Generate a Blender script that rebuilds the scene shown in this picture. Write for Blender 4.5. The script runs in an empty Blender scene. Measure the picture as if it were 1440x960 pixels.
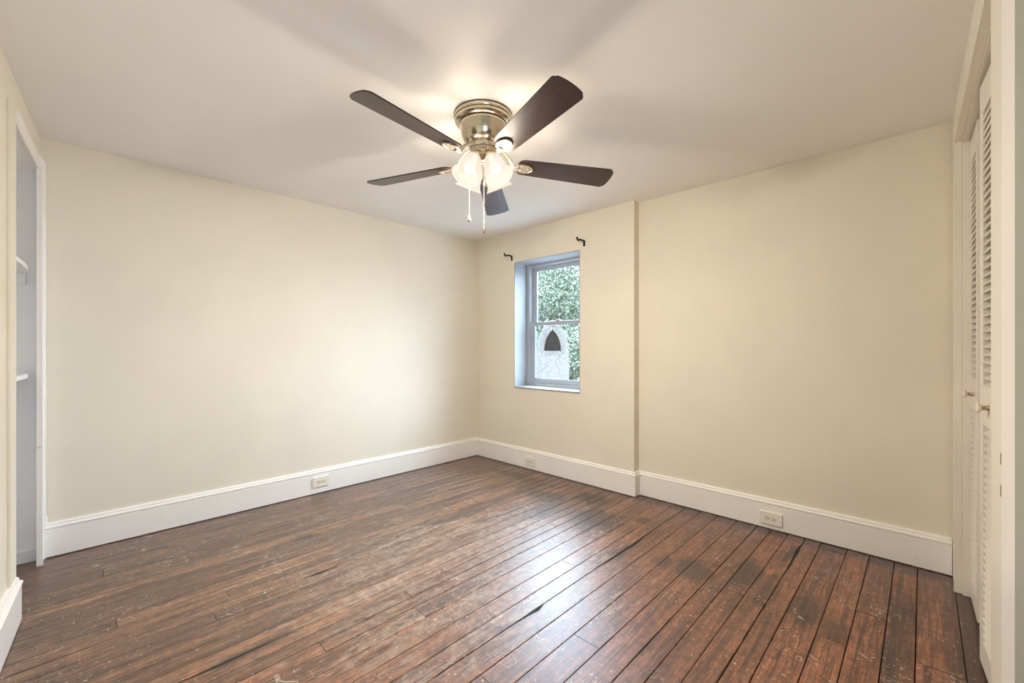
import bpy, bmesh, math, random
from mathutils import Vector, Matrix

random.seed(7)
PI = math.pi
S = 0.915                      # the room is laid out in working units; one unit = 0.915 m
scn = bpy.context.scene
COL = scn.collection

# ------------------------------------------------------------------ camera, world, light, exposure
cam_d = bpy.data.cameras.new('camera')
cam = bpy.data.objects.new('camera', cam_d)
COL.objects.link(cam)
cam_d.sensor_width = 36.0
cam_d.lens = 36.0 * 595.0 / 1440.0
cam_d.shift_y = 9.5 / 1440.0
cam_d.clip_start = 0.01
cam.location = (3.667 * S, -3.201 * S, 1.22 * S)
cam.rotation_euler = (PI / 2, 0, math.radians(44.17))
scn.camera = cam

scn.view_settings.view_transform = 'Standard'
scn.view_settings.look = 'None'
scn.view_settings.gamma = 1.0
scn.view_settings.use_curve_mapping = False
scn.view_settings.exposure = 0.29
scn.cycles.use_denoising = True
scn.cycles.max_bounces = 12
scn.cycles.diffuse_bounces = 8
scn.cycles.transparent_max_bounces = 16
scn.cycles.sample_clamp_indirect = 6.0
scn.cycles.caustics_reflective = False
scn.cycles.caustics_refractive = False

SKY_STRENGTH = 5.5
GLOW_STRENGTH = 40.0           # bright thin cloud high beyond the garden
GLOW_DIR = (-0.05, 0.80, 0.52)
SKY_COLOR = (0.60, 0.78, 1.0, 1)
SUN_STRENGTH = 3.0
BULB_POWER = 23.0
BULB_COLOR = (1.0, 0.90, 0.77)

w = bpy.data.worlds.new('sky'); scn.world = w
w.use_nodes = True
bg = w.node_tree.nodes['Background']
bg.inputs[0].default_value = SKY_COLOR
wn, wl = w.node_tree.nodes, w.node_tree.links
_tc = wn.new('ShaderNodeTexCoord'); _nm = wn.new('ShaderNodeVectorMath'); _nm.operation = 'NORMALIZE'
_dt = wn.new('ShaderNodeVectorMath'); _dt.operation = 'DOT_PRODUCT'; _dt.inputs[1].default_value = Vector(GLOW_DIR).normalized()
_mr = wn.new('ShaderNodeMapRange'); _mr.interpolation_type = 'SMOOTHSTEP'
_mr.inputs[1].default_value = 0.50; _mr.inputs[2].default_value = 0.92
_mr.inputs[3].default_value = SKY_STRENGTH; _mr.inputs[4].default_value = GLOW_STRENGTH
wl.new(_tc.outputs['Generated'], _nm.inputs[0]); wl.new(_nm.outputs[0], _dt.inputs[0])
wl.new(_dt.outputs['Value'], _mr.inputs[0]); wl.new(_mr.outputs[0], bg.inputs[1])

sd = bpy.data.lights.new('sun', 'SUN')
sd.energy = SUN_STRENGTH; sd.angle = math.radians(2); sd.color = (1, 0.95, 0.86)
sun = bpy.data.objects.new('sun', sd); COL.objects.link(sun)
sun.rotation_euler = Vector((.62, .25, -.74)).to_track_quat('-Z', 'Y').to_euler()

pd = bpy.data.lights.new('window_portal', 'AREA')
pd.shape = 'RECTANGLE'; pd.size = 0.82 * S; pd.size_y = 1.3 * S
pd.cycles.is_portal = True
portal = bpy.data.objects.new('window_portal', pd); COL.objects.link(portal)
portal.location = (1.006 * S, 0.31 * S, 1.465 * S)
portal.rotation_euler = (-PI / 2, 0, 0)

pd2 = bpy.data.lights.new('added_window_portal', 'AREA')  # portal for the added, unseen window beside the camera
pd2.shape = 'RECTANGLE'; pd2.size = 0.75 * S; pd2.size_y = 1.2 * S
pd2.cycles.is_portal = True
portal2 = bpy.data.objects.new('added_window_portal', pd2); COL.objects.link(portal2)
portal2.location = ((3.7819 + .0158 * 2.7 + .16) * S, -2.875 * S, 1.30 * S)
portal2.rotation_euler = (PI / 2, 0, -PI / 2 + .0158)

# ------------------------------------------------------------------ node helpers
class NT:
    def __init__(s, name):
        s.m = bpy.data.materials.new(name); s.m.use_nodes = True
        s.t = s.m.node_tree; s.n = s.t.nodes; s.l = s.t.links
        s.b = s.n['Principled BSDF']; s.out = s.n['Material Output']
    def new(s, kind, **kw):
        nd = s.n.new(kind)
        for k, v in kw.items(): setattr(nd, k, v)
        return nd
    def link(s, a, b): s.l.new(a, b)
    def setin(s, sock, v):
        if isinstance(v, bpy.types.NodeSocket): s.l.new(v, sock)
        elif v is not None:
            if hasattr(sock.default_value, '__len__') and not hasattr(v, '__len__'): v = (v, v, v)
            if hasattr(v, '__len__') and len(v) == 3 and len(sock.default_value) == 4: v = (*v, 1)
            sock.default_value = v
    def math(s, op, a, b=None, c=None, clamp=False):
        nd = s.new('ShaderNodeMath', operation=op, use_clamp=clamp)
        s.setin(nd.inputs[0], a); s.setin(nd.inputs[1], b); s.setin(nd.inputs[2], c)
        return nd.outputs[0]
    def vmath(s, op, a, b=None):
        nd = s.new('ShaderNodeVectorMath', operation=op)
        s.setin(nd.inputs[0], a); s.setin(nd.inputs[1], b)
        return nd.outputs['Value' if op in ('LENGTH', 'DISTANCE', 'DOT_PRODUCT') else 'Vector']
    def mix(s, f, a, b, mode='MIX'):
        nd = s.new('ShaderNodeMix', data_type='RGBA', blend_type=mode)
        s.setin(nd.inputs[0], f); s.setin(nd.inputs[6], a); s.setin(nd.inputs[7], b)
        return nd.outputs[2]
    def ramp(s, f, p0, p1, v0=0.0, v1=1.0):
        nd = s.new('ShaderNodeMapRange', interpolation_type='SMOOTHSTEP')
        s.setin(nd.inputs[0], f); s.setin(nd.inputs[1], p0); s.setin(nd.inputs[2], p1)
        s.setin(nd.inputs[3], v0); s.setin(nd.inputs[4], v1)
        return nd.outputs[0]
    def coords(s, scale=(1, 1, 1), loc=(0, 0, 0)):
        tc = s.new('ShaderNodeTexCoord'); mp = s.new('ShaderNodeMapping')
        s.link(tc.outputs['Object'], mp.inputs[0])
        mp.inputs['Scale'].default_value = tuple(x / S for x in scale)
        mp.inputs['Location'].default_value = loc
        return mp.outputs[0]
    def noise(s, vec, scale, detail=3, rough=0.55, dist=0.0):
        nd = s.new('ShaderNodeTexNoise')
        s.link(vec, nd.inputs['Vector'])
        nd.inputs['Scale'].default_value = scale; nd.inputs['Detail'].default_value = detail
        nd.inputs['Roughness'].default_value = rough; nd.inputs['Distortion'].default_value = dist
        return nd.outputs[0]
    def bump(s, h, strength=0.1, dist=0.01):
        nd = s.new('ShaderNodeBump'); nd.inputs['Strength'].default_value = strength
        nd.inputs['Distance'].default_value = dist
        s.link(h, nd.inputs['Height']); s.link(nd.outputs[0], s.b.inputs['Normal'])

def paint(name, col, rough=0.5, var=0.04, bump=0.06, bscale=60, marks=0.0, spec=0.4):
    N = NT(name); v = N.coords()
    n = N.noise(v, 2.2, 4)
    c = N.mix(N.ramp(n, 0.3, 0.7, 0, 1), tuple(x * (1 - var) for x in col), tuple(min(1, x * (1 + var)) for x in col))
    if marks:
        sp = N.noise(v, 38, 2)
        c = N.mix(N.math('MULTIPLY', N.ramp(sp, 0.72, 0.78), marks), c, (0.35, 0.28, 0.2))
    N.setin(N.b.inputs['Base Color'], c)
    N.b.inputs['Roughness'].default_value = rough
    N.b.inputs['Specular IOR Level'].default_value = spec
    N.bump(N.noise(v, bscale, 4), bump, 0.004)
    return N.m

def plain(name, col, rough=0.5, metal=0.0, spec=0.5, noise=0.06, nscale=30, **kw):
    N = NT(name); v = N.coords()
    n = N.noise(v, nscale, 3)
    c = N.mix(n, tuple(x * (1 - noise) for x in col), tuple(min(1, x * (1 + noise)) for x in col))
    N.setin(N.b.inputs['Base Color'], c)
    N.b.inputs['Roughness'].default_value = rough; N.b.inputs['Metallic'].default_value = metal
    N.b.inputs['Specular IOR Level'].default_value = spec
    for k, x in kw.items(): N.b.inputs[k.replace('_', ' ')].default_value = x
    return N.m

M = {}
M['cream'] = paint('cream_wall_paint', (0.78, 0.73, 0.62), 0.6, 0.02, 0.05, 45, spec=0.15)
M['ceiling'] = paint('ceiling_paint', (0.87, 0.86, 0.845), 0.8, 0.015, 0.04, 60)
M['trim'] = paint('white_trim_paint', (0.88, 0.86, 0.83), 0.32, 0.02, 0.05, 30, marks=0.35)
M['casing'] = paint('ivory_trim_paint', (0.80, 0.76, 0.67), 0.34, 0.03, 0.06, 30, marks=0.4)
M['shelfwhite'] = paint('shelf_paint', (0.86, 0.85, 0.84), 0.4, 0.02, 0.05, 30)
M['door'] = paint('louver_door_paint', (0.76, 0.72, 0.65), 0.38, 0.03, 0.05, 40)
M['green'] = paint('grey_green_paint', (0.34, 0.36, 0.30), 0.5, 0.03, 0.05, 40)
M['dark'] = plain('closet_dark', (0.03, 0.027, 0.024), 0.9)  # closet shade put into a near-black colour; also lies under the floor gaps
M['vinyl'] = plain('white_vinyl', (0.42, 0.45, 0.49), 0.35)
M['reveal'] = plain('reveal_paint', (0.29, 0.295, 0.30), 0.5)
M['gasket'] = plain('window_gasket', (0.10, 0.13, 0.18), 0.5)
M['iron'] = plain('black_iron', (0.012, 0.011, 0.011), 0.4, 0.6)
M['plate'] = plain('outlet_plastic', (0.82, 0.80, 0.74), 0.3)
M['receptacle'] = plain('receptacle_plastic', (0.78, 0.72, 0.58), 0.35)
M['slot'] = plain('slot_black', (0.02, 0.016, 0.01), 0.6)
M['knobwood'] = plain('painted_knob', (0.74, 0.68, 0.56), 0.3)
M['knobneck'] = plain('worn_brass', (0.42, 0.32, 0.17), 0.35, 0.7)
M['nickel'] = plain('brushed_nickel', (0.63, 0.55, 0.42), 0.24, 1.0, noise=0.03)
M['nickel_dark'] = plain('dark_band', (0.03, 0.025, 0.02), 0.4, 0.5)
M['iron_arm'] = plain('pale_nickel_arm', (0.46, 0.41, 0.33), 0.42, 0.85, noise=0.03)
M['chain'] = plain('chain_metal', (0.30, 0.27, 0.22), 0.4, 0.9)
M['fob'] = plain('clear_fob', (0.45, 0.43, 0.38), 0.1, 0.0, Transmission_Weight=0.35)
M['soil'] = plain('trunk_bark', (0.10, 0.07, 0.05), 0.9)
M['bounce_ground'] = plain('pale_bounce_paving', (0.42, 0.42, 0.42), 0.9, noise=0.2)

def glass_mat():
    N = NT('window_glass')
    tr = N.new('ShaderNodeBsdfTransparent'); tr.inputs[0].default_value = (0.97, 0.985, 0.98, 1)
    gl = N.new('ShaderNodeBsdfGlossy'); gl.inputs['Roughness'].default_value = 0.02
    mx = N.new('ShaderNodeMixShader'); mx.inputs[0].default_value = 0.06
    N.link(tr.outputs[0], mx.inputs[1]); N.link(gl.outputs[0], mx.inputs[2]); N.link(mx.outputs[0], N.out.inputs[0])
    return N.m
M['glass'] = glass_mat()

def shade_mat():
    N = NT('frosted_shade_glass')
    v = N.coords()
    tr = N.new('ShaderNodeBsdfTransparent'); tr.inputs[0].default_value = (1, 0.97, 0.93, 1)
    df = N.new('ShaderNodeBsdfDiffuse'); df.inputs[0].default_value = (0.0018, 0.0016, 0.0014, 1)
    em = N.new('ShaderNodeEmission')                        # the lit alabaster glass glows
    N.link(N.mix(N.ramp(N.noise(v, 14, 4, 0.6, 1.5), 0.35, 0.7), (0.92, 0.70, 0.57), (0.98, 0.86, 0.75)), em.inputs[0])
    em.inputs[1].default_value = 0.95
    ad = N.new('ShaderNodeAddShader'); N.link(df.outputs[0], ad.inputs[0]); N.link(em.outputs[0], ad.inputs[1])
    m2 = N.new('ShaderNodeMixShader'); m2.inputs[0].default_value = 0.42
    N.link(ad.outputs[0], m2.inputs[1]); N.link(tr.outputs[0], m2.inputs[2])
    N.link(m2.outputs[0], N.out.inputs[0])
    return N.m
M['shade'] = shade_mat()

def bulb_mat():
    N = NT('glowing_bulb')
    N.b.inputs['Base Color'].default_value = (0.01, 0.01, 0.01, 1); N.b.inputs['Specular IOR Level'].default_value = 0.0
    N.b.inputs['Emission Color'].default_value = (1, 0.90, 0.76, 1)
    N.b.inputs['Emission Strength'].default_value = 2.0
    return N.m
M['bulb'] = bulb_mat()
def rim_mat():
    N = NT('shade_rim_glass')
    N.b.inputs['Base Color'].default_value = (0.004, 0.0035, 0.003, 1); N.b.inputs['Specular IOR Level'].default_value = 0.0
    N.b.inputs['Emission Color'].default_value = (1.0, 0.80, 0.68, 1); N.b.inputs['Emission Strength'].default_value = 0.85
    return N.m
M['shade_rim'] = rim_mat()

def blade_mat():
    N = NT('dark_walnut_blade')
    v = N.coords((1, 14, 14))
    n = N.noise(v, 7, 6, 0.65, 0.6)
    c = N.mix(N.ramp(n, 0.35, 0.65), (0.013, 0.006, 0.005), (0.050, 0.016, 0.010))
    N.setin(N.b.inputs['Base Color'], c)
    N.b.inputs['Roughness'].default_value = 0.33
    N.b.inputs['Specular IOR Level'].default_value = 0.62
    N.bump(n, 0.22, 0.003)
    return N.m
M['blade'] = blade_mat()
M['blade_edge'] = plain('blade_edge_black', (0.012, 0.009, 0.008), 0.45)

def leaf_mat():
    N = NT('sunlit_leaves')
    v = N.coords()
    n = N.noise(v, 3.5, 3); n2 = N.noise(v, 25, 2)
    c = N.mix(N.ramp(n, 0.38, 0.62), (0.040, 0.095, 0.050), (0.15, 0.215, 0.125))
    c = N.mix(N.ramp(n2, 0.40, 0.66), c, (0.34, 0.35, 0.27))
    N.setin(N.b.inputs['Base Color'], c)
    N.b.inputs['Roughness'].default_value = 0.45
    return N.m
M['leaf'] = leaf_mat()

def stone_mat():
    N = NT('whitewashed_stone')
    v = N.coords()
    vo = N.new('ShaderNodeTexVoronoi', feature='DISTANCE_TO_EDGE'); vo.inputs['Scale'].default_value = 5.5
    mp = N.vmath('MULTIPLY', v, (0.8, 1, 1.7))
    N.link(mp, vo.inputs['Vector'])
    e = N.ramp(vo.outputs['Distance'], 0.002, 0.022)
    c = N.mix(e, (0.07, 0.064, 0.062), (0.175, 0.155, 0.140))
    N.setin(N.b.inputs['Base Color'], c); N.b.inputs['Roughness'].default_value = 0.9
    N.bump(e, 0.4, 0.02)
    return N.m
M['stone'] = stone_mat()
M['oven_inner'] = plain('oven_inner_dark', (0.018, 0.020, 0.026), 0.95)  # near-black inside of the oven opening

# ------------------------------------------------------------------ floor material (old pine boards)
def floor_mat():
    N = NT('worn_pine_boards')
    p = N.coords()
    at = N.new('ShaderNodeAttribute', attribute_name='board')
    sep = N.new('ShaderNodeSeparateColor'); N.link(at.outputs['Color'], sep.inputs[0])
    r1, r2, r3 = sep.outputs
    # per-board offset so grain does not run across seams
    off = N.new('ShaderNodeCombineXYZ')
    N.link(N.math('MULTIPLY', r1, 37.0), off.inputs[0]); N.link(N.math('MULTIPLY', r2, 53.0), off.inputs[1])
    N.link(N.math('MULTIPLY', r3, 29.0), off.inputs[2])
    q = N.vmath('ADD', p, off.outputs[0])
    gr = N.noise(N.vmath('MULTIPLY', q, (34, 1.5, 1)), 1.6, 6, 0.62, 0.9)        # long grain
    fine = N.noise(N.vmath('MULTIPLY', q, (90, 5, 1)), 2.4, 5, 0.7)
    blot = N.noise(N.vmath('MULTIPLY', q, (5.0, 1.5, 1)), 1.5, 5, 0.65, 0.8)
    big = N.noise(p, 1.1, 3, 0.5)
    sx = N.new('ShaderNodeSeparateXYZ'); N.link(p, sx.inputs[0])
    X, Y = sx.outputs[0], sx.outputs[1]
    # redder varnish along the right side, browner towards the left wall
    redness = N.math('ADD', N.ramp(X, 1.2, 2.9), N.math('MULTIPLY', N.math('SUBTRACT', big, 0.5), 0.8), clamp=True)
    brown = N.mix(N.ramp(gr, 0.32, 0.68), (0.080, 0.036, 0.019), (0.33, 0.172, 0.090))
    red = N.mix(N.ramp(gr, 0.32, 0.68), (0.110, 0.038, 0.019), (0.42, 0.165, 0.080))
    c = N.mix(redness, brown, red)
    # board to board tone
    c = N.mix(1.0, c, N.mix(r1, (0.68, 0.66, 0.66), (1.25, 1.23, 1.2)), 'MULTIPLY')
    c = N.mix(N.ramp(fine, 0.52, 0.75, 0, 0.55), c, N.mix(0.5, c, (0.035, 0.018, 0.012)))
    # dark blotches
    c = N.mix(N.ramp(blot, 0.55, 0.74, 0, 0.75), c, (0.045, 0.026, 0.020))
    # worn, bleached streaks; in the middle some window glare is painted in too
    def ell(cx, cy, rx, ry):
        d = N.vmath('LENGTH', N.vmath('MULTIPLY', N.vmath('SUBTRACT', p, (cx, cy, 0)), (1 / rx, 1 / ry, 0)))
        return d
    area = N.ramp(ell(1.85, -1.65, 1.2, 1.45), 0.30, 1.15, 1, 0)
    wear_glare = N.noise(N.vmath('MULTIPLY', q, (15, 2.6, 1)), 2.3, 9, 0.78, 0.7)
    thr = N.math('SUBTRACT', 0.665, N.math('MULTIPLY', area, 0.225))
    wm = N.ramp(N.math('SUBTRACT', wear_glare, thr), -0.02, 0.09)
    c = N.mix(N.math('MULTIPLY', wm, 0.78), c, N.mix(r3, (0.30, 0.21, 0.155), (0.44, 0.345, 0.275)))
    # hairline dark grain and short streaks over everything
    hair = N.noise(N.vmath('MULTIPLY', q, (160, 7, 1)), 2.0, 4, 0.7)
    c = N.mix(1.0, c, N.mix(N.ramp(hair, 0.36, 0.62), (0.62, 0.60, 0.58), (1.12, 1.12, 1.12)), 'MULTIPLY')
    strk = N.noise(N.vmath('MULTIPLY', q, (26, 3.2, 1)), 1.7, 6, 0.75)
    c = N.mix(N.ramp(strk, 0.60, 0.70, 0, 0.75), c, (0.040, 0.020, 0.014))
    mot = N.noise(p, 22, 6, 0.75)
    c = N.mix(1.0, c, N.mix(N.ramp(mot, 0.35, 0.65), (0.66, 0.63, 0.62), (1.28, 1.29, 1.3)), 'MULTIPLY')
    # local stains and patches with their own shapes
    stn = [(2.99, -0.70, .085, .25, .85), (2.76, -0.83, .13, .14, .85), (2.60, -0.86, .07, .09, .7),
           (2.24, -0.40, .055, .07, .8), (2.11, -0.45, .03, .04, 1.0), (3.09, -0.78, .045, .20, .8),
           (3.10, -0.28, .018, .20, .95), (3.28, -0.84, .09, .16, .75), (3.40, -0.92, .07, .12, .7), (3.29, -0.03, .03, .03, 1.0),
           (1.98, -0.62, .22, .22, .85), (1.72, -0.28, .16, .14, .95), (1.42, -0.50, .25, .13, .8), (1.62, -.75, .10, .25, .7), (.9, -.25, .4, .08, .7), (0.81, -2.18, .045, .09, .9),
           (1.72, -2.70, .03, .20, .8), (3.60, -0.55, .06, .35, .6), (3.58, -0.95, .07, .2, .6), (2.22, -0.62, .10, .10, .55),
           (1.10, -0.30, .3, .10, .5), (0.5, -1.1, .06, .35, .45), (1.25, -1.2, .04, .3, .55), (2.0, -1.95, .04, .28, .6)]
    wob = N.math('MULTIPLY', N.math('SUBTRACT', N.noise(N.vmath('MULTIPLY', p, (1.6, .8, 1)), 11, 7, 0.78), 0.5), 2.6)
    tot = None
    for cx, cy, rx, ry, st in stn:
        m = N.math('MULTIPLY', N.ramp(N.math('ADD', ell(cx, cy, rx, ry), wob), 0.50, 1.20, 1, 0), st)
        tot = m if tot is None else N.math('MAXIMUM', tot, m)
    c = N.mix(N.math('MULTIPLY', tot, 0.9), c, N.mix(gr, (0.012, 0.008, 0.006), (0.052, 0.030, 0.020)))
    # darker band beside the baseboards
    edge = N.math('MINIMUM', N.math('MINIMUM', X, N.math('MULTIPLY', Y, -1)), N.math('SUBTRACT', 3.8, X))
    em = N.math('MULTIPLY', N.ramp(N.math('ADD', edge, N.math('MULTIPLY', N.math('SUBTRACT', N.noise(p, 7, 4), .5), .12)), 0.02, 0.10, 1, 0), 0.75)
    c = N.mix(em, c, (0.042, 0.020, 0.022))
    # fine paint specks and curling scratches
    sp = N.noise(p, 60, 3, 0.6); spm = N.noise(p, 2.6, 3)
    sm = N.math('MULTIPLY', N.ramp(sp, 0.625, 0.675), N.ramp(spm, 0.40, 0.58))
    c = N.mix(N.math('MULTIPLY', sm, 0.85), c, (0.62, 0.53, 0.44))
    def scratch(scale, wdt, seed, msk):
        a = N.noise(N.vmath('ADD', p, (seed, seed * 2, seed)), scale, 2, 0.5, 1.0)
        b = N.math('ABSOLUTE', N.math('SUBTRACT', a, 0.5))
        l = N.ramp(b, wdt * .4, wdt, 1, 0)
        return N.math('MULTIPLY', l, N.ramp(N.noise(N.vmath('ADD', p, (seed + 9, 3, 3)), msk, 3), 0.56, 0.64))
    sc = N.math('MAXIMUM', scratch(5.5, .006, 1.0, 3.5), scratch(9, .009, 5.0, 4.5))
    c = N.mix(N.math('MULTIPLY', sc, 0.6), c, (0.55, 0.46, 0.38))
    # dark nail holes / pits
    pit = N.noise(N.vmath('ADD', p, (4, 8, 2)), 55, 1, 0.4)
    c = N.mix(N.ramp(pit, 0.745, 0.77, 0, 0.9), c, (0.02, 0.012, 0.01))
    N.setin(N.b.inputs['Base Color'], c)
    ro = N.math('ADD', 0.34, N.math('MULTIPLY', fine, 0.16))
    ro = N.math('ADD', ro, N.math('MULTIPLY', wm, 0.06))
    ro = N.math('ADD', ro, N.math('MULTIPLY', tot, 0.12))
    N.setin(N.b.inputs['Roughness'], ro)
    N.b.inputs['Specular IOR Level'].default_value = 0.7
    N.b.inputs['Coat Weight'].default_value = 0.65; N.b.inputs['Coat Roughness'].default_value = 0.40
    hgt = N.math('ADD', N.math('MULTIPLY', fine, 0.5), N.math('ADD', blot, N.math('MULTIPLY', big, 2.0)))
    N.bump(hgt, 0.18, 0.006)
    return N.m
M['floor'] = floor_mat()

# ------------------------------------------------------------------ mesh helpers
class MB:
    def __init__(s): s.bm = bmesh.new(); s.mi = 0
    def face(s, vs):
        try: f = s.bm.faces.new(vs); f.material_index = s.mi; return f
        except ValueError: return None
    def box(s, x0, y0, z0, x1, y1, z1, M4=None, bev=0.0):
        vs = [s.bm.verts.new(Vector((x, y, z)) if M4 is None else M4 @ Vector((x, y, z)))
              for z in (z0, z1) for y in (y0, y1) for x in (x0, x1)]
        fs = [s.face([vs[i] for i in q]) for q in ((0, 2, 3, 1), (4, 5, 7, 6), (0, 1, 5, 4), (2, 6, 7, 3), (0, 4, 6, 2), (1, 3, 7, 5))]
        if bev:
            es = list({e for f in fs for e in f.edges})
            bmesh.ops.bevel(s.bm, geom=es, offset=bev, segments=2, affect='EDGES', profile=0.5)
        return s
    def lathe(s, prof, seg=32, M4=None, cap=False):
        rings = []
        for r, z in prof:
            if r < 1e-6: rings.append([s.bm.verts.new(Vector((0, 0, z)) if M4 is None else M4 @ Vector((0, 0, z)))])
            else:
                rings.append([s.bm.verts.new((M4 or Matrix()) @ Vector((r * math.cos(2 * PI * k / seg), r * math.sin(2 * PI * k / seg), z))) for k in range(seg)])
        for a, b in zip(rings, rings[1:]):
            for k in range(seg):
                k2 = (k + 1) % seg
                if len(a) == 1 and len(b) == 1: continue
                if len(a) == 1: s.face([a[0], b[k2], b[k]])
                elif len(b) == 1: s.face([a[k], a[k2], b[0]])
                else: s.face([a[k], a[k2], b[k2], b[k]])
        if cap:
            for rg in (rings[0], rings[-1]):
                if len(rg) > 2: s.face(rg)
        return s
    def tube(s, pts, r, seg=10, flat=1.0):
        pts = [Vector(p) for p in pts]; rs = r if hasattr(r, '__len__') else [r] * len(pts)
        rings = []
        up = Vector((0, 0, 1))
        for i, p in enumerate(pts):
            d = (pts[min(i + 1, len(pts) - 1)] - pts[max(i - 1, 0)]).normalized()
            u = up if abs(d.dot(up)) < .95 else Vector((1, 0, 0))
            a = d.cross(u).normalized(); b = a.cross(d).normalized()
            rings.append([s.bm.verts.new(p + rs[i] * (a * math.cos(2 * PI * k / seg) + b * flat * math.sin(2 * PI * k / seg))) for k in range(seg)])
        for A, B in zip(rings, rings[1:]):
            for k in range(seg): s.face([A[k], A[(k + 1) % seg], B[(k + 1) % seg], B[k]])
        s.face(rings[0]); s.face(rings[-1]); return s
    def extrude(s, prof, p0, p1, out, up=(0, 0, 1), e0=0, e1=0):
        """sweep profile [(offset, height)] from p0 to p1, offset along out; e0/e1 mitre factors"""
        p0, p1, out, up = Vector(p0), Vector(p1), Vector(out), Vector(up); d = (p1 - p0).normalized()
        A = [s.bm.verts.new(p0 + out * o + up * h + d * (e0 * o)) for o, h in prof]
        B = [s.bm.verts.new(p1 + out * o + up * h + d * (e1 * o)) for o, h in prof]
        n = len(prof)
        for k in range(n): s.face([A[k], A[(k + 1) % n], B[(k + 1) % n], B[k]])
        s.face(A); s.face(B); return s
    def poly(s, pts, h0, h1, M4=None):
        """extrude 2-D polygon pts between z=h0 and z=h1 in M4's frame"""
        Q = M4 or Matrix()
        A = [s.bm.verts.new(Q @ Vector((x, y, h0))) for x, y in pts]; B = [s.bm.verts.new(Q @ Vector((x, y, h1))) for x, y in pts]
        n = len(pts)
        for k in range(n): s.face([A[k], A[(k + 1) % n], B[(k + 1) % n], B[k]])
        s.face(A); s.face(B); return s
    def sphere(s, c, r, seg=16, rings=10, sz=1.0, M4=None):
        pr = [(r * math.sin(PI * k / rings), -r * sz * math.cos(PI * k / rings)) for k in range(rings + 1)]
        T = (M4 or Matrix()) @ Matrix.Translation(c)
        return s.lathe([(max(a, 0), b) for a, b in pr], seg, T)
    def build(s, name, mats, parent=None, smooth=None, loc=None, rotz=0):
        bmesh.ops.recalc_face_normals(s.bm, faces=s.bm.faces)
        me = bpy.data.meshes.new(name); s.bm.to_mesh(me); s.bm.free()
        for m in (mats if isinstance(mats, (list, tuple)) else [mats]): me.materials.append(m)
        if smooth is not None:
            me.polygons.foreach_set('use_smooth', [True] * len(me.polygons))
            me.set_sharp_from_angle(angle=math.radians(smooth))
        o = bpy.data.objects.new(name, me); COL.objects.link(o)
        if parent is not None: o.parent = parent
        if loc is not None: o.location = loc
        o.rotation_euler.z = rotz
        return o

def tag(o, label=None, cat=None, group=None, kind=None):
    if label: o['label'] = label
    if cat: o['category'] = cat
    if group: o['group'] = group
    if kind: o['kind'] = kind
    return o
def empty(name, loc=(0, 0, 0), rotz=0):
    o = bpy.data.objects.new(name, None); COL.objects.link(o); o.location = loc; o.rotation_euler.z = rotz
    o.empty_display_size = 0.1
    return o
def struct(o, label, cat): return tag(o, label, cat, kind='structure')

H = 2.44
WX = 1.96          # where the window wall steps back
RY = 0.078         # recess of the right part
FM0 = Matrix.Translation((0.0, -3.35, 0.0)) @ Matrix.Rotation(-0.065, 4, 'Z')
CL = (3.7819, 0.0, 0.0); CR = 0.0158       # closet wall frame (local y along the wall, x outward)
FW = (0.0, -3.35, 0.0); FR = -0.065        # front wall frame (local x along the wall, y into the room)

# ------------------------------------------------------------------ floor
seams = [-0.12, -0.03, .06, .155, .25, .34, .435, .525, .61, .70, .79, .875, .965, 1.05, 1.14, 1.225, 1.31, 1.385, 1.455, 1.535, 1.63, 1.718,
         1.792, 1.867, 1.946, 2.048, 2.171, 2.272, 2.366, 2.48, 2.597, 2.725, 2.85, 2.937, 3.033, 3.127, 3.212, 3.338,
         3.442, 3.55, 3.646, 3.783, 3.89, 4.0, 4.12, 4.24, 4.36, 4.48, 4.6]
forced = {2.937: [-0.47, -0.90], 3.033: [-0.90], 3.338: [-1.0], 2.366: [-.47], 1.867: [-.62], 2.725: [-.70]}
b = MB(); lay = b.bm.loops.layers.color.new('board')
rr = random.Random(3)
for i, (x0, x1) in enumerate(zip(seams, seams[1:])):
    gw = rr.choice([.0016, .0024, .0032, .0044]) if x0 > 1.8 else rr.choice([.0012, .0018, .0026, .0034])
    cuts = [-4.4]; y = -4.4 + rr.uniform(.3, 1.8)
    while y < 0.0:
        cuts.append(y); y += rr.uniform(1.1, 2.6)
    if x0 in forced: cuts = [-4.4] + ([-2.5] if rr.random() < .5 else []) + sorted(forced[x0])
    cuts.append(0.32)
    for y0, y1 in zip(cuts, cuts[1:]):
        colr = (rr.random(), rr.random(), rr.random(), 1)
        n0 = len(b.bm.faces)
        dz = rr.uniform(-.0008, 0)
        nseg = max(1, int((y1 - y0) / .35)); ja = [rr.uniform(-.0009, .0009) for _ in range(nseg + 1)]; jb = [rr.uniform(-.0009, .0009) for _ in range(nseg + 1)]
        cv = .0016
        rows = []
        for k in range(nseg + 1):
            yy = y0 + (y1 - y0) * k / nseg
            if k == 0: yy += .0010
            if k == nseg: yy -= .0010
            xa, xb = x0 + gw / 2 + abs(ja[k]) * .7, x1 - gw / 2 - abs(jb[k]) * .7
            rows.append([b.bm.verts.new(v) for v in ((xa, yy, -.02), (xa, yy, dz - .0015), (xa + cv, yy, dz), (xb - cv, yy, dz), (xb, yy, dz - .0015), (xb, yy, -.02))])
        for A, B in zip(rows, rows[1:]):
            for k in range(5): b.face([A[k], A[k + 1], B[k + 1], B[k]])
        b.face(rows[0]); b.face(rows[-1])
        b.bm.faces.ensure_lookup_table()
        for f in b.bm.faces[n0:]:
            for lp in f.loops: lp[lay] = colr
b.mi = 1
n0 = len(b.bm.faces)
b.box(-.2, -4.45, -.12, 4.7, .34, -.018)
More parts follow.
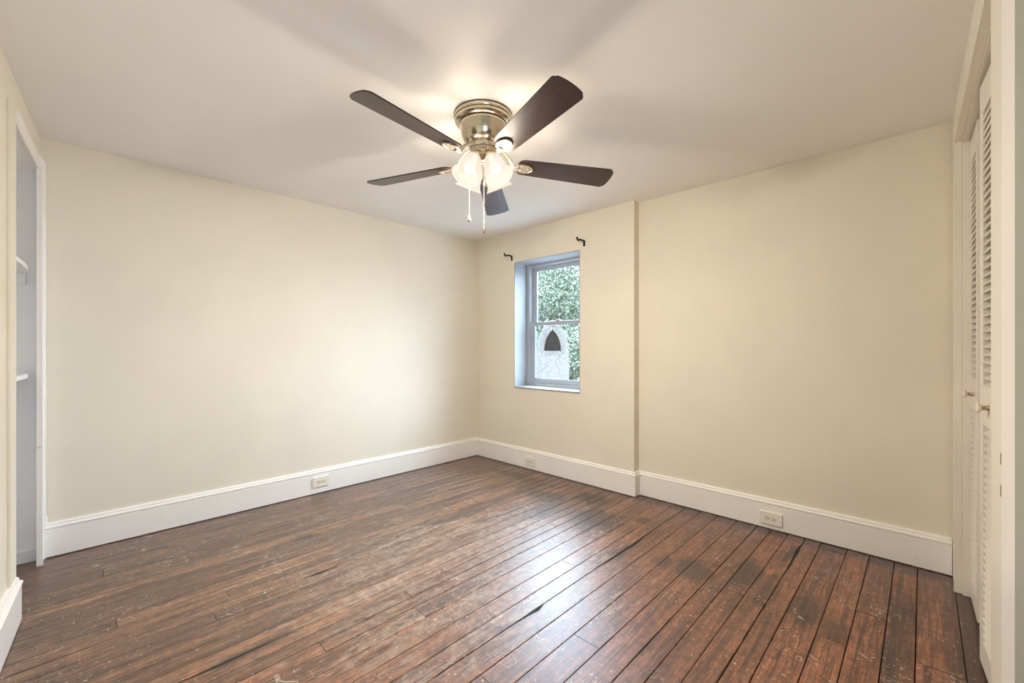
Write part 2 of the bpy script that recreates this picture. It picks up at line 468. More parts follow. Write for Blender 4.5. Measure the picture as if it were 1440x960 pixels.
# long splits and gouges between boards, as dark sunken slivers
def sliver(pts, wd):
    L = [b.bm.verts.new((x - wd[k], y, .0006)) for k, (x, y) in enumerate(pts)]
    R = [b.bm.verts.new((x + wd[k], y, .0006)) for k, (x, y) in enumerate(pts)]
    for k in range(len(pts) - 1): b.face([L[k], R[k], R[k + 1], L[k + 1]])
sliver([(2.370, -1.16), (2.376, -1.02), (2.374, -.90), (2.380, -.80), (2.371, -.66), (2.369, -.47)], [.001, .005, .007, .010, .006, .001])
sliver([(2.368, -1.88), (2.372, -1.76), (2.374, -1.70), (2.366, -1.64)], [.001, .004, .011, .001])
sliver([(1.312, -2.36), (1.314, -2.28), (1.313, -2.16)], [.001, .008, .001])
sliver([(3.128, -.60), (3.130, -.42), (3.126, -.28), (3.124, -.18), (3.122, -.08)], [.001, .005, .006, .010, .003])
sliver([(1.72, -2.95), (1.722, -2.80), (1.718, -2.6)], [.001, .006, .001])
floor = b.build('floor', [M['floor'], M['dark']])
struct(floor, 'worn reddish brown pine board floor with scratches and dark stains', 'floor')

# ------------------------------------------------------------------ ceiling and walls
b = MB(); b.box(-.3, -4.45, H, 4.75, .34, H + .15)
struct(b.build('ceiling', M['ceiling']), 'smooth off-white ceiling with the fan shadows on it', 'ceiling')

b = MB(); b.box(-.2, -3.36, -.12, 0, .34, H)
struct(b.build('wall_left', M['cream']), 'long blank cream wall left of the window corner', 'wall')

wx0, wx1, wz0, wz1 = .595, 1.418, .815, 2.115
b = MB()
b.box(-.2, 0, -.12, wx0, .30, H); b.box(wx1, 0, -.12, WX, .30, H)
b.box(wx0, 0, -.12, wx1, .30, wz0); b.box(wx0, 0, wz1, wx1, .30, H)
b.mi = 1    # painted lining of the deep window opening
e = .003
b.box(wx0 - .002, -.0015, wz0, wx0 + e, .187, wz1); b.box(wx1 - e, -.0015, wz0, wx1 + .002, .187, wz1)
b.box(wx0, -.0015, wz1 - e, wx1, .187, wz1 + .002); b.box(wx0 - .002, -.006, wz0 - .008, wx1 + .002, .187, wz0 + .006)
struct(b.build('wall_window', [M['cream'], M['reveal']]), 'cream wall section that stands forward and holds the window', 'wall')
b = MB(); b.box(WX, RY, -.12, 4.7, .33, H)
struct(b.build('wall_right', M['cream']), 'cream wall section set back right of the window wall', 'wall')

# closet wall on the far right
OA, OB, HZ = -.137, -1.404, 2.25          # opening ends and head height
b = MB()
b.box(.022, OA, 0, .12, .30, H); b.box(.022, -2.50, 0, .12, OB, H); b.box(.022, -4.3, 0, .12, -3.25, H); b.box(.022, -3.25, 0, .12, -2.50, .70); b.box(.022, -3.25, 1.90, .12, -2.50, H); b.box(.022, OB, HZ, .12, OA, H)
struct(b.build('wall_closet', M['cream'], loc=CL, rotz=CR), 'cream wall around the closet opening at the far right', 'wall')
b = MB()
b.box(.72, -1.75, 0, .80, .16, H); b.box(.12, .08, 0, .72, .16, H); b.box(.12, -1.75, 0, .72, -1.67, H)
struct(b.build('wall_closet_interior', M['dark'], loc=CL, rotz=CR), 'inside of the closet behind the louvered doors, its shade painted near black', 'wall')
# front wall with the shelf niche
NX0, NX1, NZ = .12, .76, 2.235
b = MB()
b.box(-.2, -.35, -.12, 0.0, 0.002, H)
b.box(0.0, -.35, NZ, NX1, 0, H)
b.box(NX1, -.35, 0, 4.3, 0, H)
b.mi = 1
b.box(-.2, -.42, 0, NX1 + .1, -.35, H)                        # back of the niche
b.box(0.0, -.35, 0, .004, -.001, NZ); b.box(NX1 - .004, -.35, 0, NX1, -.004, NZ); b.box(.004, -.35, NZ - .004, NX1 - .004, -.004, NZ)
struct(b.build('wall_front', [M['cream'], M['shelfwhite']], loc=FW, rotz=FR), 'cream wall at the left edge with the shelf niche in it', 'wall')
# unseen window added beside the camera to let in cool daylight
w2 = empty('added_window', FM0 @ Vector((0, 0, 0)), CR); w2.location = (CL[0] + .0158 * 3.25 + .06, -3.25, .70); struct(w2, 'unseen window added in the closet-side wall for cool daylight', 'window')
b = MB()
for y0, y1 in ((.002, .05), (.70, .748)): b.box(0, y0, .002, .05, y1, 1.198, bev=.002)
for z0, z1 in ((.002, .05), (.58, .62), (1.15, 1.198)): b.box(0.005, .05, z0, .045, .70, z1, bev=.002)
b.build('window_frame', M['vinyl'], w2)
# sliver of painted wall past the entry casing
b = MB(); b.box(-.022, -2.50, 0, .022, -1.969, H); b.box(-.022, -3.9, 0, .022, -3.25, H); b.box(-.022, -3.25, 0, .022, -2.50, .70); b.box(-.022, -3.25, 1.90, .022, -2.50, H)
struct(b.build('wall_entry', M['green'], loc=CL, rotz=CR), 'grey-green painted strip at the right edge of the picture', 'wall')

# ------------------------------------------------------------------ trim and baseboards
BP = [(0, .005), (.019, .005), (.019, .160), (.0165, .163), (.0215, .167), (.0225, .176), (.019, .181), (.013, .184), (.0145, .190), (.011, .198), (0, .201)]
b = MB(); b.extrude(BP, (0, -3.345, 0), (0, 0, 0), (1, 0, 0), e1=-1)
struct(b.build('baseboard_left', M['trim'], smooth=35), 'tall white moulded baseboard along the long left wall', 'baseboard')
b = MB()
b.extrude(BP, (0, 0, 0), (WX, 0, 0), (0, -1, 0), e0=1, e1=1)
b.extrude(BP, (WX, 0, 0), (WX, RY, 0), (1, 0, 0), e0=-1, e1=-1)
struct(b.build('baseboard_window', M['trim'], smooth=35), 'white moulded baseboard under the window, wrapping the wall step', 'baseboard')
b = MB(); b.extrude(BP, (WX, RY, 0), (3.7785, RY, 0), (0, -1, 0), e0=1)
struct(b.build('baseboard_right', M['trim'], smooth=35), 'white moulded baseboard along the set-back right wall', 'baseboard')
b = MB(); b.extrude([(o * 1.45, h) for o, h in BP], (NX1 + .004, 0, 0), (4.0, 0, 0), (0, 1, 0))
struct(b.build('baseboard_front', M['trim'], loc=FW, rotz=FR, smooth=35), 'short white baseboard end at the left edge of the picture', 'baseboard')

# casing of the closet: two legs and a head up to the ceiling, with an inner bead
b = MB()
b.box(0, OA, 0, .022, .057, H, bev=.002)
b.box(0, OB - .19, 0, .022, OB, H, bev=.002)
b.box(0, OB, HZ, .022, OA, H, bev=.002)
b.box(-.006, OA, 0, 0.002, OA + .018, HZ + .018, bev=.0015); b.box(-.006, OB, HZ, 0.002, OA, HZ + .018, bev=.0015)
b.box(.022, OA - .012, 0, .118, OA + .002, HZ); b.box(.022, OB - .002, 0, .118, OB + .006, HZ); b.box(.022, OB, HZ - .012, .118, OA, HZ + .002)
struct(b.build('trim_1', M['casing'], loc=CL, rotz=CR), 'wide ivory casing around the closet opening', 'trim')
b = MB(); b.box(-.020, -1.967, 0, .022, -1.787, H, bev=.002)
b.mi = 1
b.box(-.0215, -1.789, .965, -.012, -1.7865, .99); b.box(-.0215, -1.789, .895, -.012, -1.7865, .92)
struct(b.build('trim_2', [M['trim'], M['knobneck']], loc=CL, rotz=CR), 'bright cream board standing nearest at the right edge', 'trim')
# casing of the shelf niche
b = MB()
b.box(.002, 0, 0, NX0, .020, 2.30, bev=.002); b.box(NX0 - .016, .018, 0, NX0, .025, 2.235, bev=.0015); b.box(.004, .018, 0, .018, .027, 2.30, bev=.0015)
b.box(NX0, 0, NZ - .012, NX1, .012, 2.30, bev=.002)
b.box(.003, .0, .0, .014, .034, .245, bev=.004)
struct(b.build('trim_3', M['trim'], loc=FW, rotz=FR), 'white casing down the far side and top of the shelf niche', 'trim')
b = MB(); b.box(NX1 - .001, 0, 0, NX1 + .12, .011, 2.285, bev=.002)
struct(b.build('trim_4', M['cream'], loc=FW, rotz=FR), 'cream painted casing on the near side of the shelf niche', 'trim')
b = MB(); b.box(.004, -.34, 0, .018, -.002, .072, bev=.002); b.box(.018, -.35, 0, NX1 - .02, -.335, .072)
struct(b.build('baseboard_niche', M['shelfwhite'], loc=FW, rotz=FR), 'low white board at the foot of the shelf niche', 'baseboard')

# ------------------------------------------------------------------ shelves in the niche
FM = Matrix.Translation(FW) @ Matrix.Rotation(FR, 4, 'Z')
def shelf(z, top, bot, label):
    t = empty('wall_shelf', FM @ Vector((0.006, -.17, bot)), FR); tag(t, label, 'shelf', 'shelves in the left niche')
    # curved front edge: deeper in the middle, pulling back at both ends
    pts = [(0, -.165)]; n = 14; Lx = NX1 - .012
    pts = [(0, -.175)] + [(Lx * k / n, .150 - .030 * (abs(2 * k / n - 1) ** 3)) for k in range(n + 1)] + [(Lx, -.175)]
    b = MB(); b.poly(pts, z - bot, top - bot); b.build('board', M['shelfwhite'], t)
    for x0 in (0.0, Lx - .018):
        b = MB(); b.box(x0, -.17, 0, x0 + .018, .120, z - bot, bev=.002); b.build('cleat', M['shelfwhite'], t)
shelf(1.646, 1.668, 1.583, 'white curved-front shelf high in the left niche, above eye level')
shelf(1.060, 1.082, 1.014, 'white curved-front shelf lower in the left niche, below eye level')

# ------------------------------------------------------------------ window
win = empty('window_1', (wx0, .187, wz0)); struct(win, 'white double-hung window in the deep opening', 'window')
Wd, Ht = wx1 - wx0, wz1 - wz0
def frame(b, x0, z0, x1, z1, y0, y1, l, r, t, bt, bev=.002):
    b.box(x0, y0, z0, x0 + l, y1, z1, bev=bev); b.box(x1 - r, y0, z0, x1, y1, z1, bev=bev)
    b.box(x0 + l, y0, z0, x1 - r, y1, z0 + bt, bev=bev); b.box(x0 + l, y0, z1 - t, x1 - r, y1, z1, bev=bev)
b = MB(); frame(b, 0.001, 0.001, Wd - .001, Ht - .001, 0, .085, .040, .040, .030, .036)
b.box(.040, .012, .036, .048, .026, Ht - .03); b.box(Wd - .048, .012, .036, Wd - .040, .026, Ht - .03)
b.build('window_frame', M['vinyl'], win)
mid = .665
def sash(name, z0, z1, y, bt, tp):
    b = MB(); frame(b, .0425, z0, Wd - .0425, z1, y, y + .026, .055, .055, tp, bt, .003)
    s_ = b.build(name, M['vinyl'], win)
    b = MB(); frame(b, .0960, z0 + bt - .003, Wd - .0960, z1 - tp + .003, y + .004, y + .012, .005, .005, .005, .005, 0)
    b.build('gasket', M['gasket'], s_)
    b = MB(); b.box(.0965, y + .012, z0 + bt - .002, Wd - .0965, y + .015, z1 - tp + .002)
    b.build('pane', M['glass'], s_)
    return s_
up = sash('upper_sash', mid - .018, Ht - .033, .052, .036, .040)
lo = sash('lower_sash', .038, mid + .018, .020, .050, .036)
b = MB(); b.box(Wd / 2 - .03, .006, mid + .018, Wd / 2 + .03, .040, mid + .030, bev=.003); b.box(Wd / 2 - .008, .000, mid + .028, Wd / 2 + .03, .016, mid + .036, bev=.002)
b.build('sash_lock', M['vinyl'], lo)
b = MB(); b.box(.10, .012, .040, .30, .022, .048, bev=.002); b.build('sash_lift', M['vinyl'], lo)

# ------------------------------------------------------------------ curtain rod brackets
def bracket(x, label):
    t = empty('curtain_rod_bracket', (x, 0, 2.142)); tag(t, label, 'bracket', 'curtain rod brackets above the window')
    b = MB(); b.box(-.010, -.005, 0, .010, 0.0, .054, bev=.001); b.build('wall_plate', M['iron'], t)
    b = MB()
    for z in (.010, .034): b.lathe([(0, 0), (.003, 0), (.003, .002), (0, .003)], 10, Matrix.Translation((0, -.004, z)) @ Matrix.Rotation(PI / 2, 4, 'X'))
    b.build('screws', M['iron'], t)
    b = MB(); b.tube([(0, -.003, .044), (0, -.02, .050), (0, -.06, .050), (0, -.082, .047)], .0072, 10); b.build('arm', M['iron'], t)
    b = MB()
    pts = [(0, -.095 + .016 * math.cos(a), .052 + .016 * math.sin(a)) for a in [PI * (1.0 + k / 10.0) for k in range(11)]]
    b.tube(pts, .0075, 8); b.sphere((0, -.111, .055), .010, 10, 6); b.build('cradle', M['iron'], t)
bracket(.556, 'black iron curtain bracket above the left corner of the window')
bracket(1.469, 'black iron curtain bracket above the right corner of the window')

# ------------------------------------------------------------------ electrical outlets in the baseboards
def outlet(pos, rotz, label):
    """local x along the wall, -y into the room, origin at the middle of the plate's foot"""
    t = empty('electrical_outlet', pos, rotz); tag(t, label, 'outlet', 'outlets in the baseboards')
    b = MB(); b.box(-.0675, -.010, 0, .0675, 0, .083, bev=.0025); b.build('cover_plate', M['plate'], t)
    for sx in (-1, 1):
        cx = sx * .021
        b = MB(); pts = [(.0165 * math.cos(a) * 1.0, max(-.0145, min(.0145, .0185 * math.sin(a)))) for a in [2 * PI * k / 24 for k in range(24)]]
        Q = Matrix.Translation((cx, -.0095, .0415)) @ Matrix.Rotation(PI / 2, 4, 'X')
        b.poly(pts, 0, .0025, Q); r_ = b.build('receptacle', M['receptacle'], t)
        b = MB()
        for dz in (-.0065, .0065): b.box(cx - .0085, -.0125, .0415 + dz - .0014, cx + .001, -.0118, .0415 + dz + .0014)
        b.lathe([(0, .0), (.0028, .0), (.0028, .0006), (0, .0006)], 12, Matrix.Translation((cx + .0085, -.0119, .0415)) @ Matrix.Rotation(PI / 2, 4, 'X'))
        b.build('slots', M['slot'], r_)
    b = MB(); b.lathe([(0, 0), (.003, 0), (.003, .001), (0, .0018)], 12, Matrix.Translation((0, -.010, .0415)) @ Matrix.Rotation(PI / 2, 4, 'X'))
    b.build('screw', M['nickel'], t)
outlet((.019, -1.762, .056), PI / 2, 'white outlet plate in the baseboard of the long left wall')
outlet((.836, -.019, .040), 0, 'white outlet plate in the baseboard below the window')
outlet((2.932, RY - .019, .034), 0, 'white outlet plate in the baseboard of the set-back right wall')

# ------------------------------------------------------------------ louvered closet doors
CM = Matrix.Translation(CL) @ Matrix.Rotation(CR, 4, 'Z')
def louver_panel(door, a, bq, knob_at=None):
    """panel from point a to bq (lx, ly of the face), local x along the panel, +y into the closet"""
    a, bq = Vector((a[0], a[1], .018)), Vector((bq[0], bq[1], .018))
    d = bq - a; L = d.length; ang = math.atan2(d.y, d.x)
    # face looks to -x(local wall); panel frame: x along, y = depth (towards +lx)
    th = .030; zt = 2.205
    p = MB(); st = .048
    p.box(0, 0, 0, st, th, zt, bev=.002); p.box(L - st, 0, 0, L, th, zt, bev=.002)
    for z0, z1 in ((0, .10), (.915, 1.062), (zt - .115, zt)): p.box(st, .001, z0, L - st, th - .001, z1)
    o = p.build('door_panel', M['door'], door, loc=a, rotz=ang)
    def slats(z0, z1):
        q = MB(); n = int(round((z1 - z0) / .0295)); dz = (z1 - z0) / n
        for k in range(n + 1):
            zc = z0 + dz * k + .004
            Q = Matrix.Translation((0, th / 2, zc)) @ Matrix.Rotation(math.radians(28), 4, 'X')
            if zc > z1 - .006: continue
            q.box(st - .004, -.0165, -.0028, L - st + .004, .0165, .0028, Q)
        q.build('louvers', M['door'], o)
    slats(.10, .915); slats(1.062, zt - .115)
    if knob_at is not None:
        kx = knob_at
        Q = Matrix.Translation((kx, 0.0, .988)) @ Matrix.Rotation(PI / 2, 4, 'X')
        q = MB(); q.lathe([(0, 0), (.011, 0), (.0085, .004), (.007, .012), (.010, .018)], 20, Q); nk = q.build('knob', M['knobneck'], o, smooth=50)
        q = MB(); q.lathe([(.010, .0175), (.0175, .022), (.0195, .027), (.016, .031), (.008, .033), (0, .0335)], 24, Q); q.build('knob_face', M['knobwood'], nk, smooth=60)
    return o
# the far end of each panel first; panels run towards the camera (local -y)
d1 = empty('door_1', CM @ Vector((.05, OA, 0)), CR); struct(d1, 'far pair of ivory louvered folding closet doors', 'door')
d2 = empty('door_2', CM @ Vector((.05, OB, 0)), CR); struct(d2, 'near pair of ivory louvered folding closet doors', 'door')
def rel(p, yo): return (p[0] - .05, p[1] - yo)
louver_panel(d1, rel((.047, OA - .014), OA), rel((.048, -.452), OA), .145)
louver_panel(d1, rel((.057, -.458), OA), rel((.030, -.768), OA))
louver_panel(d2, rel((.031, -.776), OB), rel((.046, -1.083), OB), .155)
louver_panel(d2, rel((.046, -1.090), OB), rel((.047, OB + .008), OB))

# ------------------------------------------------------------------ ceiling fan
FC = Vector((2.0093, -1.7119, H))
fan = empty('ceiling_fan', FC)
tag(fan, 'brushed nickel ceiling fan with five dark wood blades and four lit glass shades', 'ceiling fan')
prof = [(0, -.0005), (.148, -.0005), (.151, -.004), (.151, -.016), (.148, -.021), (.1475, -.026), (.149, -.030), (.1475, -.038),
        (.140, -.046), (.130, -.050), (.124, -.051)]
b = MB(); b.lathe(prof, 64)
canopy = b.build('mounting_ring', M['nickel'], fan, smooth=30)
b = MB(); b.lathe([(.1515, -.002), (.1525, -.003), (.1525, -.005), (.1515, -.006)], 64); b.lathe([(.1485, -.022), (.1495, -.0235), (.1485, -.025)], 64)
b.lathe([(.1245, -.0505), (.1275, -.0525), (.1255, -.0545)], 64)
b.build('dark_bead', M['nickel_dark'], canopy, smooth=30)
b = MB(); b.lathe([(.124, -.051), (.1255, -.058), (.1235, -.066), (.119, -.078), (.1165, -.092), (.1125, -.108), (.106, -.124), (.097, -.138), (.086, -.148), (.074, -.153), (.066, -.155)], 64)
b.build('motor_housing', M['nickel'], fan, smooth=30)
b = MB(); b.lathe([(0, -.150), (.070, -.150), (.072, -.156), (.072, -.172), (.068, -.178), (.0, -.178)], 48)
b.build('flywheel', M['nickel'], fan, smooth=30)
b = MB(); b.lathe([(0, -.176), (.064, -.176), (.067, -.180), (.067, -.192), (.064, -.203), (.055, -.209), (.030, -.213), (0, -.214)], 48)
sw = b.build('switch_housing', M['nickel'], fan, smooth=30)
b = MB(); b.lathe([(.0668, -.1775), (.0685, -.179), (.0668, -.1815)], 48); b.build('dark_bead', M['nickel_dark'], sw, smooth=30)

Z0 = 2.1955 - H
TX, TY = .0291, -.0473
PITCH = math.radians(-12.6)
for k in range(5):
    az = math.radians(-86.2 + 72 * k)
    ex = Vector((math.cos(az), math.sin(az), 0)); slope = TX * ex.x + TY * ex.y
    # frame: x radial (sloping with the tilt), y tangential with pitch
    X = Vector((ex.x, ex.y, slope)).normalized()
    T = Vector((-ex.y, ex.x, math.tan(PITCH))); T = (T - X * T.dot(X)).normalized(); N3 = X.cross(T)
    Q = Matrix((( X.x, T.x, N3.x, 0), (X.y, T.y, N3.y, 0), (X.z, T.z, N3.z, Z0), (0, 0, 0, 1)))
    # outline of the blade
    pts = []
    r0, r1, w0, w1 = .185, .704, .060, .079
    def arc(cx, cy, rx, ry, a0, a1, n=8): return [(cx + rx * math.cos(math.radians(a0 + (a1 - a0) * i / n)), cy + ry * math.sin(math.radians(a0 + (a1 - a0) * i / n))) for i in range(n + 1)]
    pts += arc(r0 + .035, -w0 + .036, .035, .036, 180, 270)
    pts += arc(r1 - .012, -w1 + .016, .016, .016, 275, 335)
    pts += [(r1 + .004 + .016 * math.cos(a), w1 * .9 * math.sin(a)) for a in [math.radians(-60 + 12 * i) for i in range(11)]]
    pts += arc(r1 - .012, w1 - .016, .016, .016, 25, 85)
    pts += arc(r0 + .035, w0 - .036, .035, .036, 90, 180)
    blade = empty('blade_assembly', (0, 0, 0)); bpy.data.objects.remove(blade)
    b = MB(); b.poly(pts, -.003, .003)
    n_side = len(pts)
    b.bm.faces.ensure_lookup_table()
    for f in b.bm.faces[:n_side]: f.material_index = 1
    bl = b.build('blade', [M['blade'], M['blade_edge']], fan)
    bl.matrix_local = Q
    # blade iron: hub tab, neck, and a spoon-shaped foot under the blade (all in the blade's own frame)
    Qi = Q.inverted()
    def P(r, z, t=0): return Qi @ (ex * r + Vector((0, 0, z)) + Vector((-ex.y, ex.x, 0)) * t)
    b = MB()
    b.tube([P(.060, -.166), P(.085, -.170), P(.11, -.185), P(.135, -.205), Vector((.165, 0, -.012)), Vector((.19, 0, -.0075))], [.016, .014, .012, .011, .013, .016], 12, 0.55)
    foot = [(.172 + .0, -.010)] + arc(.218, 0, .050, .034, -150, 150, 22) + [(.172, .010)]
    b.poly(foot, -.0085, -.0035)
    io = b.build('blade_iron', M['iron_arm'], bl, smooth=40)
    rim = [(.218 + .050 * math.cos(math.radians(a)), .034 * math.sin(math.radians(a)), -.0088) for a in range(-140, 141, 14)]
    b = MB(); b.tube(rim, .0032, 8)
    for sx, sy in ((.205, -.016), (.205, .016), (.245, 0)): b.sphere((sx, sy, -.0090), .0045, 10, 6, .5)
    b.build('iron_rim', M['nickel'], io, smooth=50)

# light kit: four fitters with bell shades
SH_POS = []
for k, azd in enumerate((-89.5, 0.5, 90.5, 180.5)):
    az = math.radians(azd); ex = Vector((math.cos(az), math.sin(az), 0))
    tilt = math.radians(29)                               # axis measured from straight down
    ax = (ex * math.sin(tilt) + Vector((0, 0, -math.cos(tilt)))).normalized()
    base = ex * .048 + Vector((0, 0, -.220))
    side = ax.cross(Vector((0, 0, 1))).normalized(); up3 = side.cross(ax)
    Q = Matrix(((side.x, up3.x, ax.x, base.x), (side.y, up3.y, ax.y, base.y), (side.z, up3.z, ax.z, base.z), (0, 0, 0, 1)))
    b = MB(); b.lathe([(0, -.014), (.016, -.014), (.018, -.004), (.026, 0), (.030, .004), (.030, .020), (.027, .022)], 28)
    hd = b.build('lamp_holder', M['nickel'], fan, smooth=35); hd.matrix_local = Q
    b = MB(); prof = [(.0265, .006), (.031, .018), (.042, .034), (.050, .052), (.0545, .074), (.0555, .098), (.0575, .118), (.0640, .134), (.0725, .146)]
    inner = [(r - .0022, z) for r, z in prof][::-1]
    b.lathe(prof + inner, 40)
    sh = b.build('lamp_shade', M['shade'], hd, smooth=60)
    b = MB(); b.lathe([(.0700, .1445), (.0725, .1462), (.0742, .1482), (.0735, .1500), (.0712, .1495), (.0700, .1470), (.0700, .1445)], 40)
    b.lathe([(.0560, .098), (.0566, .1), (.0562, .102)], 40)
    b.build('shade_rim', M['shade_rim'], sh, smooth=60)
    b = MB(); b.lathe([(.0125, .012), (.0135, .038), (.022, .062), (.0295, .084), (.0285, .102), (.018, .115), (0, .120)], 24)
    bu = b.build('bulb', M['bulb'], hd, smooth=60)
    ld = bpy.data.lights.new('bulb_light', 'POINT'); ld.energy = BULB_POWER; ld.color = BULB_COLOR; ld.shadow_soft_size = .030 * S
    lo_ = bpy.data.objects.new('bulb_light', ld); COL.objects.link(lo_); lo_.parent = hd; lo_.location = (0, 0, .132)
# finial cluster under the switch housing
b = MB(); b.lathe([(0, -.213), (.012, -.213), (.010, -.222), (.014, -.228), (.014, -.236), (.008, -.243), (.010, -.250), (.005, -.258), (0, -.260)], 20)
b.build('finial', M['nickel'], fan, smooth=40)

def chain(x, y, z0, z1, drop):
    b = MB(); n = int((z0 - z1) / .0062)
    for i in range(n): b.sphere((x, y, z0 - (z0 - z1) * (i + .5) / n), .0021, 6, 4)
    b.tube([(x, y, z0), (x, y, z1)], .0007, 5)
    c = b.build('pull_chain', M['chain'], fan, smooth=60)
    b = MB(); b.lathe([(0, z1 + .004), (.003, z1 + .003), (.0035, z1 - .004), (.006, z1 - .014), (.0095, z1 - .026), (.0090, z1 - .034), (.005, z1 - .041), (0, z1 - .043)], 16, Matrix.Translation((x, y, 0)))
    b.build('chain_fob', M[drop], c, smooth=60)
cr = Vector((.7173, .6968, 0))                            # across the picture
p1 = -cr * .073
chain(p1.x, p1.y, -.200, 1.925 - H, 'fob')
chain(cr.x * .004, cr.y * .004, -.212, 1.868 - H, 'nickel')

# ------------------------------------------------------------------ garden outside the window
b = MB(); b.box(-16, .6, -.9, 14, 22, -.75); b.box(5.0, -22, -.9, 24, .6, -.75)  # unseen ground, made pale to bounce daylight up into the room
tag(b.build('ground', M['bounce_ground']), 'unseen yard ground around the house, made pale to bounce daylight', 'ground', kind='structure')
def tree(x, y, zc, rx, ry, rz, n, seed, label):
    R = random.Random(seed)
    t = empty('tree', (x, y, -.75)); tag(t, label, 'tree', None)
    b = MB(); hb = zc + .75; b.tube([(0, 0, 0), (.05, 0, hb * .3), (-.03, .05, hb * .7), (0, 0, hb)], [.10, .08, .06, .02], 10)
    for k in range(6):
        a = R.uniform(0, 2 * PI); z = zc + .75 + rz * R.uniform(-.5, .2)
        b.tube([(0, 0, z), (rx * .2 * math.cos(a), ry * .2 * math.sin(a), z + .2), (rx * .45 * math.cos(a), ry * .45 * math.sin(a), z + .45)], [.03, .018, .006], 6)
    b.build('trunk', M['soil'], t, smooth=60)
    verts, faces = [], []
    clumps = []
    for _ in range(70):
        u = R.uniform(-1, 1); a = R.uniform(0, 2 * PI); rr_ = R.uniform(.55, 1.0)
        s_ = math.sqrt(1 - u * u) * rr_
        clumps.append((rx * s_ * math.cos(a), ry * s_ * math.sin(a), zc + .75 + rz * u * rr_))
    for _ in range(n):
        c = R.choice(clumps)
        p = Vector((c[0] + R.gauss(0, .24), c[1] + R.gauss(0, .22), c[2] + R.gauss(0, .20)))
        if p.z < .08: p.z = R.uniform(.08, .5)
        nrm = Vector((R.gauss(0, 1), R.gauss(0, 1) - .5, R.gauss(0, 1) + .7)).normalized()
        q = nrm.to_track_quat('Z', 'Y').to_matrix() @ Matrix.Rotation(R.uniform(0, 2 * PI), 3, 'Z')
        L = R.uniform(.032, .055); W_ = L * .6
        i = len(verts)
        for lx, ly, lz in ((-L, 0, 0), (-L * .2, -W_, .012), (L * .7, -W_ * .5, .008), (L, 0, -.01), (L * .7, W_ * .5, .008), (-L * .2, W_, .012)):
            verts.append(p + q @ Vector((lx, ly, lz)))
        faces.append(tuple(range(i, i + 6)))
    me = bpy.data.meshes.new('foliage'); me.from_pydata([tuple(v) for v in verts], [], faces); me.materials.append(M['leaf'])
    o = bpy.data.objects.new('foliage', me); COL.objects.link(o); o.parent = t
tree(-4.7, 7.2, 2.3, 1.5, 1.0, 2.05, 24000, 1, 'leafy green tree filling most of the window view')
tree(.6, 7.2, 1.9, 1.4, 1.0, 1.7, 9000, 2, 'leafy tree to the right of the one behind the stone oven')
tree(-8.3, 7.2, 2.0, 1.4, 1.1, 1.8, 9000, 3, 'leafy tree to the left behind the garden oven')
tree(-3.05, 5.45, .45, 1.65, .35, 1.1, 15000, 4, 'low bushy shrub just behind the stone oven')

# stone garden oven with a pointed opening
ov = empty('garden_oven', (-1.46, 3.2, -.75), math.radians(37)); tag(ov, 'whitewashed stone garden oven with a pointed dark opening', 'oven')
def resample(pts, n):
    P_ = [Vector((a, c)) for a, c in pts]; seg = [(P_[(i + 1) % len(P_)] - P_[i]).length for i in range(len(P_))]; tot = sum(seg); out = []
    for k in range(n):
        d = tot * k / n; i = 0
        while d > seg[i]: d -= seg[i]; i += 1
        out.append(P_[i].lerp(P_[(i + 1) % len(P_)], d / seg[i]))
    return out
zb = .75
half = [(.37, 0), (.36, 1.2 + zb - .2), (.345, 1.30 + zb), (.30, 1.45 + zb), (.22, 1.60 + zb), (.12, 1.72 + zb)]
outer = [(0, 0)] + half + [(0, 1.77 + zb)] + [(-x, z) for x, z in half[::-1]]
ih = [(.19, 1.17 + zb), (.185, 1.27 + zb), (.15, 1.39 + zb), (.085, 1.50 + zb)]
inner = [(0, 1.17 + zb)] + ih + [(0, 1.58 + zb)] + [(-x, z) for x, z in ih[::-1]]
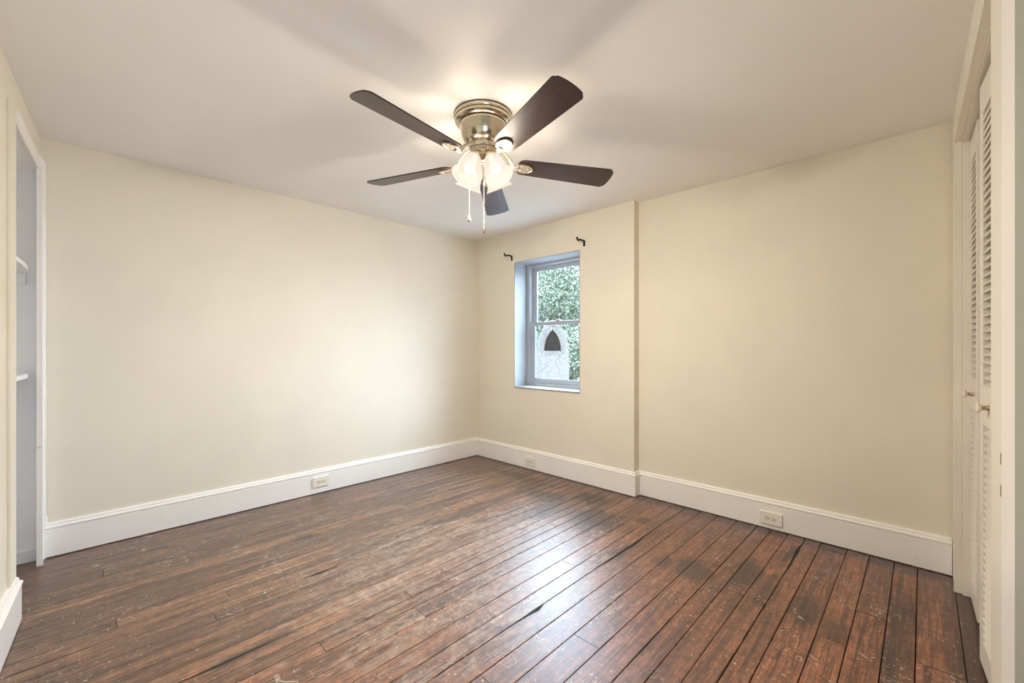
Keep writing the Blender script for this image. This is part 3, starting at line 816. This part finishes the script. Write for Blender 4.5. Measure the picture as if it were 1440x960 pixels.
def radial(pts, c, n):
    """points of the outline at n equal angles about c"""
    out = []
    for k in range(n):
        a = 2 * PI * k / n; d = Vector((math.cos(a), math.sin(a))); best = None
        for i in range(len(pts)):
            p, q = Vector(pts[i]) - Vector(c), Vector(pts[(i + 1) % len(pts)]) - Vector(c)
            e_ = q - p; den = d.x * e_.y - d.y * e_.x
            if abs(den) < 1e-9: continue
            t_ = (p.x * e_.y - p.y * e_.x) / den; s_ = (p.x * d.y - p.y * d.x) / den
            if t_ > 0 and -1e-6 <= s_ <= 1 + 1e-6 and (best is None or t_ < best): best = t_
        out.append(Vector(c) + d * best)
    return out
n = 96; c0 = (0, 1.33 + zb)
O_ = radial([(x * .87, z) for x, z in outer], c0, n); I_ = radial([(x * .85, z) for x, z in inner], c0, n)
b = MB(); V = lambda p, y: b.bm.verts.new((p.x, y, p.y))
of = [V(p, 0) for p in O_]; inf = [V(p, 0) for p in I_]; obk = [V(p, .7) for p in O_]; ibk = [V(p, .4) for p in I_]
for k in range(n):
    k2 = (k + 1) % n
    b.face([of[k], of[k2], inf[k2], inf[k]]); b.face([of[k], obk[k], obk[k2], of[k2]])
    b.mi = 1; b.face([inf[k], inf[k2], ibk[k2], ibk[k]]); b.mi = 0
b.face(obk); b.mi = 1; b.face(ibk)
b.build('oven_body', [M['stone'], M['oven_inner']], ov)
b = MB()
rim2 = [(Vector(c0) + (p - Vector(c0)) * 1.0) for p in I_]
for k in range(0, n, 4):
    A, B_ = I_[k], I_[(k + 3) % n]
    mid_ = (A + B_) / 2; dr = (mid_ - Vector(c0)).normalized() * .075
    q = [A, B_, B_ + dr, A + dr]
    vs = [b.bm.verts.new((p.x, y, p.y)) for y in (-.025, .01) for p in q]
    for f in ((0, 1, 2, 3), (4, 5, 6, 7), (0, 1, 5, 4), (1, 2, 6, 5), (2, 3, 7, 6), (3, 0, 4, 7)): b.face([vs[i] for i in f])
b.build('arch_stones', M['stone'], ov)

# ------------------------------------------------------------------ working units -> metres
skip = {cam.name, sun.name, portal.name, portal2.name}
done = set()
for o in scn.objects:
    if o.name in skip: continue
    o.location = o.location * S
    if o.type == 'MESH' and o.data.name not in done:
        done.add(o.data.name); o.data.transform(Matrix.Scale(S, 4))
bpy.context.view_layer.update()
